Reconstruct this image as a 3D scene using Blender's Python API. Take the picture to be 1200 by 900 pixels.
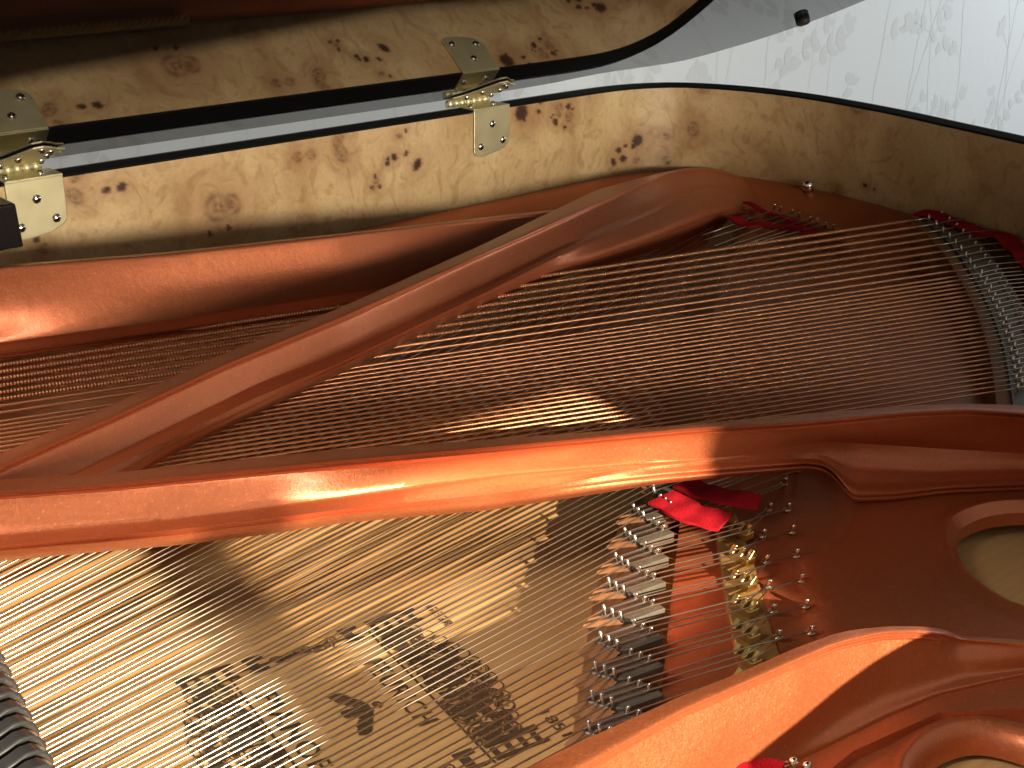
import bpy, bmesh, math, random
import numpy as np
from mathutils import Vector, Matrix, geometry
random.seed(7); rng = np.random.default_rng(7)
sc = bpy.context.scene; COL = sc.collection
for o in list(bpy.data.objects): bpy.data.objects.remove(o)

# ------------------------------------------------------------------ camera
F = 1600.0                                   # focal length in pixels of a 1200 x 900 frame
X = np.array([1950., -630., F]); X /= np.linalg.norm(X)
Dn = np.array([-35., 3950., F]); Dn -= X*(Dn@X); Dn /= np.linalg.norm(Dn)
Zc = -Dn; Yc = np.cross(Zc, X); M = np.stack([X, Yc, Zc])     # world = M @ camera(right, down, forward)
CAM = -(M@np.array([575-600., 127-450., F]))*(1.30/F)
def ray(px, py): return M@np.array([px-600., py-450., F])
def P(px, py, z):
    r = ray(px, py); return CAM + r*(z-CAM[2])/r[2]
def PY(px, py, y):
    r = ray(px, py); return CAM + r*(y-CAM[1])/r[1]
cd = bpy.data.cameras.new('camera'); cam = bpy.data.objects.new('camera', cd); COL.objects.link(cam)
right, up, back = M[:, 0], -M[:, 1], -M[:, 2]
cam.matrix_world = Matrix(((right[0], up[0], back[0], CAM[0]), (right[1], up[1], back[1], CAM[1]),
                           (right[2], up[2], back[2], CAM[2]), (0, 0, 0, 1)))
cd.sensor_fit = 'HORIZONTAL'; cd.sensor_width = 36; cd.lens = F/1200*36; cd.clip_start = .02; cd.clip_end = 60
cd.dof.use_dof = False
sc.camera = cam

# ------------------------------------------------------------------ light
W = bpy.data.worlds.new('World'); sc.world = W; W.use_nodes = True
bg = W.node_tree.nodes['Background']; bg.inputs[0].default_value = (1.0, .93, .86, 1); bg.inputs[1].default_value = .42
sc.view_settings.view_transform = 'Standard'; sc.view_settings.look = 'None'
sc.view_settings.exposure = 0; sc.view_settings.gamma = 1
AZ, EL = math.radians(79), math.radians(20)
SD = np.array([math.cos(AZ)*math.cos(EL), math.sin(AZ)*math.cos(EL), -math.sin(EL)])
TG = np.array([-.45, -.45, -.10])
LP = TG - SD*6.0
def aim(o, to):
    o.rotation_euler = (Vector(to)-o.location).to_track_quat('-Z', 'Y').to_euler()
def area(name, loc, to, sx, sy, e, col, spread=180):
    l = bpy.data.lights.new(name, 'AREA'); l.shape = 'RECTANGLE'; l.size = sx; l.size_y = sy; l.energy = e; l.color = col; l.spread = math.radians(spread)
    o = bpy.data.objects.new(name, l); COL.objects.link(o); o.location = loc; aim(o, to); return o
sl = bpy.data.lights.new('sun_spot', 'SPOT'); sl.energy = 5600; sl.color = (1, .85, .64); sl.spot_size = math.radians(17)
sl.spot_blend = .1; sl.shadow_soft_size = .022
so = bpy.data.objects.new('sun_spot', sl); COL.objects.link(so); so.location = LP; aim(so, TG)
area('window_front', (-.75, -3.2, .34), (-.40, 0, -.04), 1.5, .40, 6.6, (1, .90, .78), 44)
area('fill_left', (-2.0, -.42, 1.65), (-.52, -.5, -.1), .9, .9, 10.5, (1, .90, .76), 90)  # added fill lamp from the keyboard side, brightens the soundboard
area('fill_tail', (2.7, -.35, .32), (1.3, .5, .15), .6, .5, 7.5, (.92, .97, 1), 120)  # added fill lamp, lights the wall beyond the tail

# ------------------------------------------------------------------ materials
def mat(name): 
    m = bpy.data.materials.new(name); m.use_nodes = True; nt = m.node_tree
    return m, nt, nt.nodes['Principled BSDF']
def N(nt, t, **k):
    n = nt.nodes.new(t)
    for a, b in k.items():
        if a in n.inputs.keys(): n.inputs[a].default_value = b
        else: setattr(n, a, b)
    return n
def L(nt, a, b): nt.links.new(a, b)
def ramp(nt, f, stops):
    r = N(nt, 'ShaderNodeValToRGB'); e = r.color_ramp.elements
    while len(e) < len(stops): e.new(.5)
    for i, (p, c) in enumerate(stops): e[i].position = p; e[i].color = (*c, 1) if len(c) == 3 else c
    L(nt, f, r.inputs[0]); return r
def simple(name, col, rough=.4, metal=0., bump=0, scale=300, coat=0, var=.0, spec=.5):
    m, nt, b = mat(name); b.inputs['Roughness'].default_value = rough; b.inputs['Metallic'].default_value = metal
    b.inputs['Coat Weight'].default_value = coat; b.inputs['Base Color'].default_value = (*col, 1)
    b.inputs['Specular IOR Level'].default_value = spec
    tc = N(nt, 'ShaderNodeTexCoord')
    if var:
        n = N(nt, 'ShaderNodeTexNoise', Scale=scale*.1, Detail=5.); L(nt, tc.outputs['Object'], n.inputs['Vector'])
        r = ramp(nt, n.outputs[0], [(.3, tuple(c*(1-var) for c in col)), (.7, tuple(min(1, c*(1+var)) for c in col))])
        L(nt, r.outputs[0], b.inputs['Base Color'])
        r2 = N(nt, 'ShaderNodeMapRange'); r2.inputs[3].default_value = rough*.8; r2.inputs[4].default_value = min(1, rough*1.3)
        L(nt, n.outputs[0], r2.inputs[0]); L(nt, r2.outputs[0], b.inputs['Roughness'])
    if bump:
        n2 = N(nt, 'ShaderNodeTexNoise', Scale=float(scale), Detail=4.); L(nt, tc.outputs['Object'], n2.inputs['Vector'])
        bp = N(nt, 'ShaderNodeBump', Strength=bump, Distance=.001); L(nt, n2.outputs[0], bp.inputs['Height'])
        L(nt, bp.outputs[0], b.inputs['Normal'])
    return m
def copper_paint():
    m, nt, b = mat('copper_bronze_paint'); tc = N(nt, 'ShaderNodeTexCoord')
    n = N(nt, 'ShaderNodeTexNoise', Scale=9., Detail=6.); L(nt, tc.outputs['Object'], n.inputs['Vector'])
    r = ramp(nt, n.outputs[0], [(.3, (.55, .150, .055)), (.7, (.63, .185, .070))]); 
    b.inputs['Metallic'].default_value = .62
    v = N(nt, 'ShaderNodeTexVoronoi', Scale=1100.); L(nt, tc.outputs['Object'], v.inputs['Vector'])
    fr = ramp(nt, v.outputs['Color'], [(0., (.86, .85, .84)), (.6, (.95, .95, .95)), (.88, (1., 1., 1.)), (.93, (1.25, 1.35, 1.5))]); fm_ = N(nt, 'ShaderNodeMix', data_type='RGBA', blend_type='MULTIPLY'); fm_.inputs[0].default_value = .8
    L(nt, r.outputs[0], fm_.inputs[6]); L(nt, fr.outputs[0], fm_.inputs[7]); L(nt, fm_.outputs[2], b.inputs['Base Color'])
    r2 = N(nt, 'ShaderNodeMapRange'); r2.inputs[3].default_value = .32; r2.inputs[4].default_value = .48
    sp = N(nt, 'ShaderNodeSeparateColor'); L(nt, v.outputs['Color'], sp.inputs[0]); L(nt, sp.outputs[0], r2.inputs[0])
    L(nt, r2.outputs[0], b.inputs['Roughness'])
    n3 = N(nt, 'ShaderNodeTexNoise', Scale=70., Detail=9., Roughness=.62); L(nt, tc.outputs['Object'], n3.inputs['Vector'])
    b1 = N(nt, 'ShaderNodeBump', Strength=.25, Distance=.0025); L(nt, n3.outputs[0], b1.inputs['Height'])
    b2 = N(nt, 'ShaderNodeBump', Strength=.28, Distance=.0004); L(nt, sp.outputs[1], b2.inputs['Height'])
    L(nt, b1.outputs[0], b2.inputs['Normal']); L(nt, b2.outputs[0], b.inputs['Normal'])
    b.inputs['Coat Weight'].default_value = .28; b.inputs['Coat Roughness'].default_value = .24
    return m
def burl_wood():
    m, nt, b = mat('burl_veneer'); tc = N(nt, 'ShaderNodeTexCoord')
    mp = N(nt, 'ShaderNodeMapping'); mp.inputs['Scale'].default_value = (1, 1, .8); L(nt, tc.outputs['Object'], mp.inputs[0])
    w = N(nt, 'ShaderNodeTexNoise', Scale=9., Detail=4., Distortion=1.2); L(nt, mp.outputs[0], w.inputs['Vector'])
    r = ramp(nt, w.outputs[0], [(.28, (.42, .245, .095)), (.5, (.62, .42, .20)), (.7, (.76, .56, .29))])
    w2 = N(nt, 'ShaderNodeTexNoise', Scale=38., Detail=6., Distortion=2.5); L(nt, mp.outputs[0], w2.inputs['Vector'])
    r2 = ramp(nt, w2.outputs[0], [(.35, (.74, .66, .56)), (.5, (1, 1, 1)), (.56, (.93, .9, .86)), (.7, (1, 1, 1))])
    mx = N(nt, 'ShaderNodeMix', data_type='RGBA', blend_type='MULTIPLY'); mx.inputs[0].default_value = .8
    L(nt, r.outputs[0], mx.inputs[6]); L(nt, r2.outputs[0], mx.inputs[7])
    w3 = N(nt, 'ShaderNodeTexNoise', Scale=260., Detail=3.); L(nt, mp.outputs[0], w3.inputs['Vector'])
    r3 = ramp(nt, w3.outputs[0], [(.3, (.86, .82, .76)), (.55, (1, 1, 1))])
    m3 = N(nt, 'ShaderNodeMix', data_type='RGBA', blend_type='MULTIPLY'); m3.inputs[0].default_value = .6
    L(nt, mx.outputs[2], m3.inputs[6]); L(nt, r3.outputs[0], m3.inputs[7])
    at = N(nt, 'ShaderNodeAttribute', attribute_name='knots'); sp = N(nt, 'ShaderNodeSeparateColor'); L(nt, at.outputs['Color'], sp.inputs[0])
    m4 = N(nt, 'ShaderNodeMix', data_type='RGBA'); L(nt, sp.outputs[1], m4.inputs[0]); L(nt, m3.outputs[2], m4.inputs[6]); m4.inputs[7].default_value = (.30, .115, .04, 1)
    m5 = N(nt, 'ShaderNodeMix', data_type='RGBA'); L(nt, sp.outputs[0], m5.inputs[0]); L(nt, m4.outputs[2], m5.inputs[6]); m5.inputs[7].default_value = (.045, .014, .009, 1)
    L(nt, m5.outputs[2], b.inputs['Base Color']); b.inputs['Roughness'].default_value = .42
    b.inputs['Coat Weight'].default_value = .5; b.inputs['Coat Roughness'].default_value = .12
    return m
def spruce():
    m, nt, b = mat('soundboard_spruce'); tc = N(nt, 'ShaderNodeTexCoord'); mp = N(nt, 'ShaderNodeMapping')
    mp.inputs['Rotation'].default_value = (0, 0, math.radians(-40)); mp.inputs['Scale'].default_value = (3, 260, 3)
    L(nt, tc.outputs['Object'], mp.inputs[0])
    n = N(nt, 'ShaderNodeTexNoise', Scale=1., Detail=5.); L(nt, mp.outputs[0], n.inputs['Vector'])
    r = ramp(nt, n.outputs[0], [(.3, (.70, .40, .15)), (.55, (.80, .48, .20)), (.75, (.84, .53, .23))])
    n2 = N(nt, 'ShaderNodeTexNoise', Scale=6., Detail=3.); L(nt, tc.outputs['Object'], n2.inputs['Vector'])
    r2 = ramp(nt, n2.outputs[0], [(.3, (.8, .75, .7)), (.7, (1, 1, 1))])
    mx = N(nt, 'ShaderNodeMix', data_type='RGBA', blend_type='MULTIPLY'); mx.inputs[0].default_value = 1.
    L(nt, r.outputs[0], mx.inputs[6]); L(nt, r2.outputs[0], mx.inputs[7]); L(nt, mx.outputs[2], b.inputs['Base Color'])
    b.inputs['Roughness'].default_value = .45; b.inputs['Coat Weight'].default_value = .18; b.inputs['Coat Roughness'].default_value = .2
    return m
def wound(name, stg):
    m, nt, b = mat(name); at = N(nt, 'ShaderNodeAttribute', attribute_name='along')
    mt = N(nt, 'ShaderNodeMath', operation='MULTIPLY'); L(nt, at.outputs['Fac'], mt.inputs[0]); mt.inputs[1].default_value = 2*math.pi/.0021
    s = N(nt, 'ShaderNodeMath', operation='SINE'); L(nt, mt.outputs[0], s.inputs[0])
    bp = N(nt, 'ShaderNodeBump', Strength=stg, Distance=.0004); L(nt, s.outputs[0], bp.inputs['Height']); L(nt, bp.outputs[0], b.inputs['Normal'])
    b.inputs['Base Color'].default_value = (.74, .36, .18, 1); b.inputs['Metallic'].default_value = .9; b.inputs['Roughness'].default_value = .42
    return m
COPPER = copper_paint(); BURL = burl_wood(); SPRUCE = spruce(); WOUND = wound('copper_winding', .8); WOUND2 = wound('fine_copper_winding', .12)
GLOSS = simple('black_polyester', (.006, .0055, .005), .035, spec=.6)
LIDM = simple('black_lid_lacquer', (.006, .0055, .005), .02, spec=.36)
MATTE = simple('black_matte_edge', (.010, .009, .008), .75, spec=.15)
SATIN = simple('black_satin', (.012, .010, .009), .22)
BRASS = simple('brushed_brass', (.80, .72, .42), .40, .75, bump=.12, scale=500, var=.05)
CHROME = simple('nickel_screw', (.75, .74, .70), .16, 1.)
STEEL = simple('steel_wire', (.66, .57, .45), .30, 1.)
PINM = simple('steel_pin', (.68, .64, .58), .28, 1.)
MAPLE = simple('bridge_maple', (.34, .15, .065), .55, var=.15, scale=400, bump=.2, spec=.2)
GRAPH = simple('graphite_cap', (.15, .125, .095), .38, .25, bump=.3, scale=900, var=.2)
FELT = simple('red_felt', (.50, .012, .022), .95, bump=.9, scale=1400, var=.12, spec=.1)
ALI = simple('polished_brass', (.62, .47, .17), .34, 1.)
GOLDR = simple('reflected_gold_strip', (.34, .17, .05), .3, var=.1, coat=.3)  # yellow of the wood reflected in the plate, put into the base colour
CORD = simple('gold_cord', (.62, .38, .08), .7, bump=.8, scale=900)
DAMP = simple('worn_black_lacquer', (.03, .03, .03), .28, coat=.6, spec=1.)
RUB = simple('black_rubber', (.015, .015, .016), .6)
INK = simple('decal_ink', (.075, .05, .028), .5)
WALLM = simple('wallpaper', (.74, .80, .83), .75, bump=.15, scale=700, var=.015)
PRINT = simple('wallpaper_print', (.66, .71, .73), .7)
FLOORM = simple('grey_floor', (.35, .33, .30), .5, var=.1)
GOBOM = simple('white_gobo_panel', (.75, .75, .73), .5)

# ------------------------------------------------------------------ mesh helpers
def link(name, verts, faces, m, parent=None, smooth=True, mats=None, fm=None):
    me = bpy.data.meshes.new(name); me.from_pydata([tuple(map(float, v)) for v in verts], [], faces); me.update()
    for mm in (mats or [m]): me.materials.append(mm)
    if fm is not None: me.polygons.foreach_set('material_index', fm)
    if smooth: me.polygons.foreach_set('use_smooth', [True]*len(me.polygons))
    o = bpy.data.objects.new(name, me); COL.objects.link(o)
    if parent: o.parent = parent
    return o
def fix_normals(o):
    bm = bmesh.new(); bm.from_mesh(o.data); bmesh.ops.recalc_face_normals(bm, faces=bm.faces); bm.to_mesh(o.data); bm.free(); return o
def angle_smooth(o, deg=35):
    me = o.data; bm = bmesh.new(); bm.from_mesh(me)
    for e in bm.edges:
        if len(e.link_faces) == 2 and e.calc_face_angle(0) > math.radians(deg): e.smooth = False
    bm.to_mesh(me); bm.free(); return o
def catmull(pts, n):
    p = np.array(pts, float); d = np.r_[0, np.cumsum(np.linalg.norm(np.diff(p, axis=0), axis=1))]
    pp = np.vstack([2*p[0]-p[1], p, 2*p[-1]-p[-2]]); dd = np.r_[-(d[1]), d, 2*d[-1]-d[-2]]
    out = []
    for t in np.linspace(0, d[-1], n):
        i = min(max(np.searchsorted(d, t, 'right')-1, 0), len(p)-2)
        a, b = p[i], p[i+1]; h = d[i+1]-d[i]; u = (t-d[i])/h
        m0 = (pp[i+2]-pp[i])/(dd[i+2]-dd[i])*h; m1 = (pp[i+3]-pp[i+1])/(dd[i+3]-dd[i+1])*h
        out.append((2*u**3-3*u**2+1)*a+(u**3-2*u**2+u)*m0+(-2*u**3+3*u**2)*b+(u**3-u**2)*m1)
    return np.array(out)
def byx(pts, xs):
    """pixel polyline (px, py[, z]) -> resampled at the given px by monotone interpolation"""
    a = np.array(pts, float)
    return np.stack([xs] + [np.interp(xs, a[:, 0], a[:, k]) for k in range(1, a.shape[1])], 1)
def smooth1(v, k=9):
    ker = np.hanning(k+2)[1:-1]; ker /= ker.sum(); pad = k//2
    vv = np.concatenate([np.full(pad, v[0])+(np.arange(-pad, 0))*(v[1]-v[0]), v, np.full(pad, v[-1])+(np.arange(1, pad+1))*(v[-1]-v[-2])])
    return np.convolve(vv, ker, 'valid')
def loft(name, rails, xs, m, parent, sub=4, thick=.004, k=9, crease=()):
    """rails: lists of (px, py, z) measured along the plate, far to near; each becomes a smooth 3D line and the
    skin between them is a rounded casting with a real underside"""
    R = []
    for rl in rails:
        q = byx(rl, xs); q[:, 1] = smooth1(q[:, 1], k); q[:, 2] = smooth1(q[:, 2], k)
        R.append(np.array([P(*t) for t in q]))
    R = np.array(R)                       # rail, station, 3
    n = len(R); cols = []
    for j in range(R.shape[1]):
        p = R[:, j]; c = []
        for i in range(n-1):
            a, b = p[i], p[i+1]
            m0 = (p[i+1]-p[i-1])/2 if i > 0 and i not in crease else (b-a)
            m1 = (p[i+2]-p[i])/2 if i+2 < n and (i+1) not in crease else (b-a)
            # limit overshoot
            ln = np.linalg.norm(b-a)
            m0 = m0*min(1, 1.5*ln/(np.linalg.norm(m0)+1e-9)); m1 = m1*min(1, 1.5*ln/(np.linalg.norm(m1)+1e-9))
            for s in range(sub):
                u = s/sub; c.append((2*u**3-3*u**2+1)*a+(u**3-2*u**2+u)*m0+(-2*u**3+3*u**2)*b+(u**3-u**2)*m1)
        c.append(p[-1]); cols.append(c)
    G = np.array(cols)                    # station, across, 3
    ns, na = G.shape[:2]; top = G.reshape(-1, 3); bot = top - np.array([0, 0, thick]); V = np.vstack([top, bot]); o = ns*na
    Fc = []
    for i in range(ns-1):
        for j in range(na-1):
            a = i*na+j; Fc.append((a, a+1, a+na+1, a+na)); Fc.append((o+a, o+a+na, o+a+na+1, o+a+1))
        a = i*na; Fc.append((a, a+na, o+a+na, o+a)); a = i*na+na-1; Fc.append((a, o+a, o+a+na, a+na))
    for j in range(na-1):
        Fc.append((j, o+j, o+j+1, j+1)); b = (ns-1)*na+j; Fc.append((b, b+1, o+b+1, o+b))
    ob = link(name, V, Fc, m, parent); fix_normals(ob); angle_smooth(ob, 50); return ob
def tube(pts, r, sides=8, cap=True):
    p = np.array(pts, float); n = len(p); rr = np.full(n, r) if np.isscalar(r) else np.array(r); V = []; Fc = []
    for i in range(n):
        t = p[min(i+1, n-1)]-p[max(i-1, 0)]; t /= np.linalg.norm(t)+1e-12
        a = np.array([0, 0, 1.]) if abs(t[2]) < .9 else np.array([1., 0, 0])
        u = np.cross(t, a); u /= np.linalg.norm(u); v = np.cross(u, t)
        for k in range(sides):
            g = 2*math.pi*k/sides; V.append(p[i]+rr[i]*(math.cos(g)*u+math.sin(g)*v))
    for i in range(n-1):
        for k in range(sides):
            a = i*sides+k; b = i*sides+(k+1) % sides; Fc.append((a, b, b+sides, a+sides))
    if cap: Fc.append(tuple(range(sides))[::-1]); Fc.append(tuple((n-1)*sides+k for k in range(sides)))
    return V, Fc
def prism(outline, d0, d1):
    """outline: 3D points; extruded from +d0 to +d1"""
    a = [np.array(p)+np.array(d0) for p in outline]; b = [np.array(p)+np.array(d1) for p in outline]; n = len(a)
    return a+b, [tuple(range(n)), tuple(range(2*n-1, n-1, -1))]+[(i, i+n, (i+1) % n+n, (i+1) % n) for i in range(n)]
def bevel(o, w, seg=2, ang=30):
    md = o.modifiers.new('bevel', 'BEVEL'); md.width = w; md.segments = seg; md.limit_method = 'ANGLE'; md.angle_limit = math.radians(ang); return o
def join(parts):
    V = []; Fc = []
    for v, f in parts:
        k = len(V); V += list(v); Fc += [tuple(i+k for i in t) for t in f]
    return V, Fc
def box(c, s, ax=None):
    ax = np.eye(3) if ax is None else np.array(ax); V = []
    for z in (-1, 1):
        for x, y in ((-1, -1), (1, -1), (1, 1), (-1, 1)):
            V.append(np.array(c)+ax[0]*x*s[0]/2+ax[1]*y*s[1]/2+ax[2]*z*s[2]/2)
    return V, [(3, 2, 1, 0), (4, 5, 6, 7), (0, 1, 5, 4), (1, 2, 6, 5), (2, 3, 7, 6), (3, 0, 4, 7)]
def top(name, label, cat, loc=(0, 0, 0), group=None):
    o = bpy.data.objects.new(name, None); COL.objects.link(o); o.location = loc; o.empty_display_size = .05
    o['label'] = label; o['category'] = cat
    if group: o['group'] = group
    return o
def dup(src, parent, mw):
    o = src.copy(); COL.objects.link(o); o.parent = parent; o.matrix_basis = mw; return o
def poly_plate(name, outer, holes, m, parent, zf, thick=.006, step=.006):
    """flat casting with holes: constrained triangulation with inner grid points, heights from zf(x, y)"""
    pts = []; edges = []
    def ring(r, step=step):
        k = len(pts); r = [np.array(q[:2], float) for q in r]; rr = []
        for a, b in zip(r, r[1:]+r[:1]):
            n = max(1, int(np.linalg.norm(b-a)/step)); rr += [a+(b-a)*i/n for i in range(n)]
        pts.extend(rr); edges.extend([(k+i, k+(i+1) % len(rr)) for i in range(len(rr))]); return np.array(rr)
    O = ring(outer); H = [ring(h, .0022) for h in holes]
    def inside(R, q):
        x, y = q; c = False; a = R; b = np.roll(R, -1, 0)
        cond = (a[:, 1] > y) != (b[:, 1] > y)
        with np.errstate(divide='ignore', invalid='ignore'):
            xi = (b[:, 0]-a[:, 0])*(y-a[:, 1])/(b[:, 1]-a[:, 1])+a[:, 0]
        return (np.sum(cond & (x < xi)) % 2) == 1
    gx = np.arange(O[:, 0].min(), O[:, 0].max(), step); gy = np.arange(O[:, 1].min(), O[:, 1].max(), step)
    allb = np.vstack([O]+H); extra = []
    for h in H:
        c_ = h.mean(0)
        for off in (.003, .006, .009, .012, .016):
            for q in h[::1]:
                v = q-c_; w = q+v/np.linalg.norm(v)*off
                if inside(O, w) and np.min(np.sum((O-w)**2, 1)) > (step*.5)**2: pts.append(w); extra.append(w)
    if extra: allb = np.vstack([allb]+[np.array(extra)])
    for i, x in enumerate(gx):
        for y in gy:
            q = (x+(step/2 if i % 2 else 0)*0, y)
            if inside(O, q) and not any(inside(h, q) for h in H) and np.min(np.sum((allb-q)**2, 1)) > (step*.6)**2: pts.append(np.array(q))
    r = geometry.delaunay_2d_cdt([Vector(p) for p in pts], edges, [], 0, 1e-7)
    vs, fs = r[0], r[2]; Fc = []
    for f in fs:
        c = np.mean([[vs[i].x, vs[i].y] for i in f], 0)
        if inside(O, c) and not any(inside(h, c) for h in H): Fc.append(tuple(f))
    T = [np.array([v.x, v.y, zf(v.x, v.y)]) for v in vs]; n = len(T); B = [t-np.array([0, 0, thick]) for t in T]
    cnt = {}
    for f in Fc:
        for a, b in zip(f, f[1:]+f[:1]): cnt[(a, b)] = 1
    S = [(a, b, b+n, a+n)[::-1] for (a, b) in cnt if (b, a) not in cnt]
    ob = link(name, T+B, Fc+[tuple(i+n for i in f[::-1]) for f in Fc]+S, m, parent); fix_normals(ob); angle_smooth(ob, 45); return ob

# ------------------------------------------------------------------ levels (metres, rim top = 0)
ZB, ZT, ZS, ZF = -.080, -.105, -.134, -.114         # bass strings, tenor strings, soundboard, hitch floor
XS = np.arange(-80, 1321, 10.)

piano = top('grand_piano', 'open grand piano with copper painted iron plate, burl inner rim and black lid', 'grand piano', (-.3, -.4, -1.0))
PM = Matrix.Translation((.3, .4, 1.0))
def sub_fix():                                      # keep world coordinates for children of the piano empty
    for o in COL.objects:
        if o.parent is piano: o.matrix_parent_inverse = PM

# ------------------------------------------------------------------ setting: wall, floor
wall = link('wall', *box((1.2, .52, .3), (7.0, .04, 2.8)), WALLM, smooth=False); wall['kind'] = 'structure'
floor = link('floor', *box((.5, -2.0, -1.02), (8, 6, .04)), FLOORM, smooth=False); floor['kind'] = 'structure'
# printed leaf sprays on the wallpaper
def leafprint():
    V = []; Fc = []
    def leaf(x, z, a, l, w):
        yl = .49985-R.random()*.0003
        k = len(V); d = np.array([math.cos(a), math.sin(a)]); n = np.array([-d[1], d[0]]); pr = [(0, 0), (.25, .8), (.55, 1), (.85, .6), (1, 0), (.85, -.6), (.55, -1), (.25, -.8)]
        for t, s in pr:
            q = np.array([x, z])+d*l*t+n*w*s*.5; V.append((q[0], yl, q[1]))
        Fc.append(tuple(range(k, k+8)))
    def stroke(pts, w):
        ys = .49985-R.random()*.0003
        for (x0, z0), (x1, z1) in zip(pts, pts[1:]):
            k = len(V); d = np.array([x1-x0, z1-z0]); d /= np.linalg.norm(d)+1e-9; n = np.array([-d[1], d[0]])*w/2
            for q in ((x0+n[0], z0+n[1]), (x0-n[0], z0-n[1]), (x1-n[0], z1-n[1]), (x1+n[0], z1+n[1])): V.append((q[0], ys, q[1]))
            Fc.append((k, k+1, k+2, k+3))
    R = random.Random(3)
    for i in range(46):
        x = -.9+i*.085+R.uniform(-.03, .03); z = -.62
        pts = []; a = R.uniform(-.06, .06)
        while z < .5:
            pts.append((x, z)); x += a*.05+R.uniform(-.003, .003); z += .03
            a += R.uniform(-.05, .05)
            if R.random() < .22:
                n = R.randint(1, 5); b = R.choice([.6, 2.5])+R.uniform(-.3, .3); bx, bz = x, z; bp = [(bx, bz)]
                for k in range(n):
                    bx += math.cos(b)*.026; bz += math.sin(b)*.026; bp.append((bx, bz))
                    for s in (-1, 1):
                        if R.random() < .75: leaf(bx, bz, b+s*R.uniform(.5, 1.1), R.uniform(.020, .034), R.uniform(.012, .020))
                leaf(bx, bz, b, R.uniform(.022, .034), .016); stroke(bp, .0010)
        stroke(pts, .0011)
    o = link('leaf_print', V, Fc, PRINT, wall, smooth=False); o['kind'] = 'stuff'
leafprint()

# ------------------------------------------------------------------ rim
RIMP = [(-1.25, 0), (-.9, 0), (-.45, 0), (0, 0), (.10, 0), (.15, -.001), (.18, -.004), (.207, -.012), (.236, -.030), (.262, -.068), (.279, -.115),
        (.286, -.169), (.283, -.250), (.272, -.320), (.258, -.404), (.23, -.52), (.17, -.66), (.09, -.76), (-.02, -.85), (-.16, -.905), (-.3, -.935), (-.46, -.955),
        (-.62, -1.02), (-.8, -1.16), (-1.0, -1.36), (-1.25, -1.42)]
rimc = catmull(RIMP, 1500)
seg = np.linalg.norm(np.diff(rimc, axis=0), axis=1); RS = np.r_[0, np.cumsum(seg)]
rt = np.gradient(rimc, axis=0); rt /= np.linalg.norm(rt, axis=1)[:, None]; rn = np.stack([-rt[:, 1], rt[:, 0]], 1)   # outward normal
def rim_hit(px, py):
    r = ray(px, py); best = None
    for i in range(0, 900):
        a, b = rimc[i], rimc[i+1]; A = np.array([[r[0], -(b-a)[0]], [r[1], -(b-a)[1]]])
        if abs(np.linalg.det(A)) < 1e-9: continue
        t, s = np.linalg.solve(A, a-CAM[:2])
        if 0 <= s <= 1 and t > 0: return RS[i]+s*(RS[i+1]-RS[i]), (CAM+r*t)[2]
KN = [(90, 207, 4, 1), (88, 230, 6, 1), (125, 223, 3, 0), (143, 219, 3.5, 0), (42, 281, 2, 0), (50, 291, 3, 1), (102, 201, 1.5, 0), (400, 180, 8, 1), (396, 164, 6, 1), (365, 181, 4, 1), (348, 184, 4, 1),
      (246, 273, 2, 0), (268, 267, 2, 0), (441, 213, 3, 1), (436, 220, 2, 0), (445, 219, 2, 0), (440, 207, 2, 0), (462, 184, 3.5, 0), (476, 180, 3, 0), (454, 191, 2.5, 0), (455, 186, 2, 0), (489, 193, 6.5, 0), (476, 153, 2, 0), (468, 160, 3, 1),
      (611, 132, 8, 0), (631, 131, 3, 0), (634, 119, 3, 0), (647, 139, 2, 0), (649, 134, 1.5, 0), (651, 143, 4.5, 0), (662, 149, 2, 0), (666, 125, 3.5, 0), (667, 137, 5, 1), (671, 128, 1.5, 0), (655, 129, 6, 1), (614, 140, 2, 0),
      (719, 190, 4.5, 0), (730, 186, 4.5, 0), (725, 176, 4, 0), (747, 164, 6, 0), (742, 171, 3, 0), (733, 171, 2, 0), (782, 160, 4, 1), (781, 189, 5, 1), (783, 192, 2, 0), (745, 188, 3, 1), (824, 105, 4, 1), (812, 151, 7, 1),
      (1014, 217, 2.5, 0), (1025, 221, 1.5, 0), (980, 228, 4, 1), (1036, 123, 2, 0), (1005, 122, 8, 1), (255, 243, 9, 1), (270, 240, 7, 1)]
knots = []
for px, py, r, ring in KN:
    h = rim_hit(px, py)
    if h: knots.append((h[0], h[1], r*.00112*(1.2 if px < 300 else 1), ring))
R3 = random.Random(11)
for _ in range(60): # further knots round the bentside
    knots.append((R3.uniform(2.2, 3.6), R3.uniform(-.12, 0), R3.uniform(.002, .006), R3.random() < .5))
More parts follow.
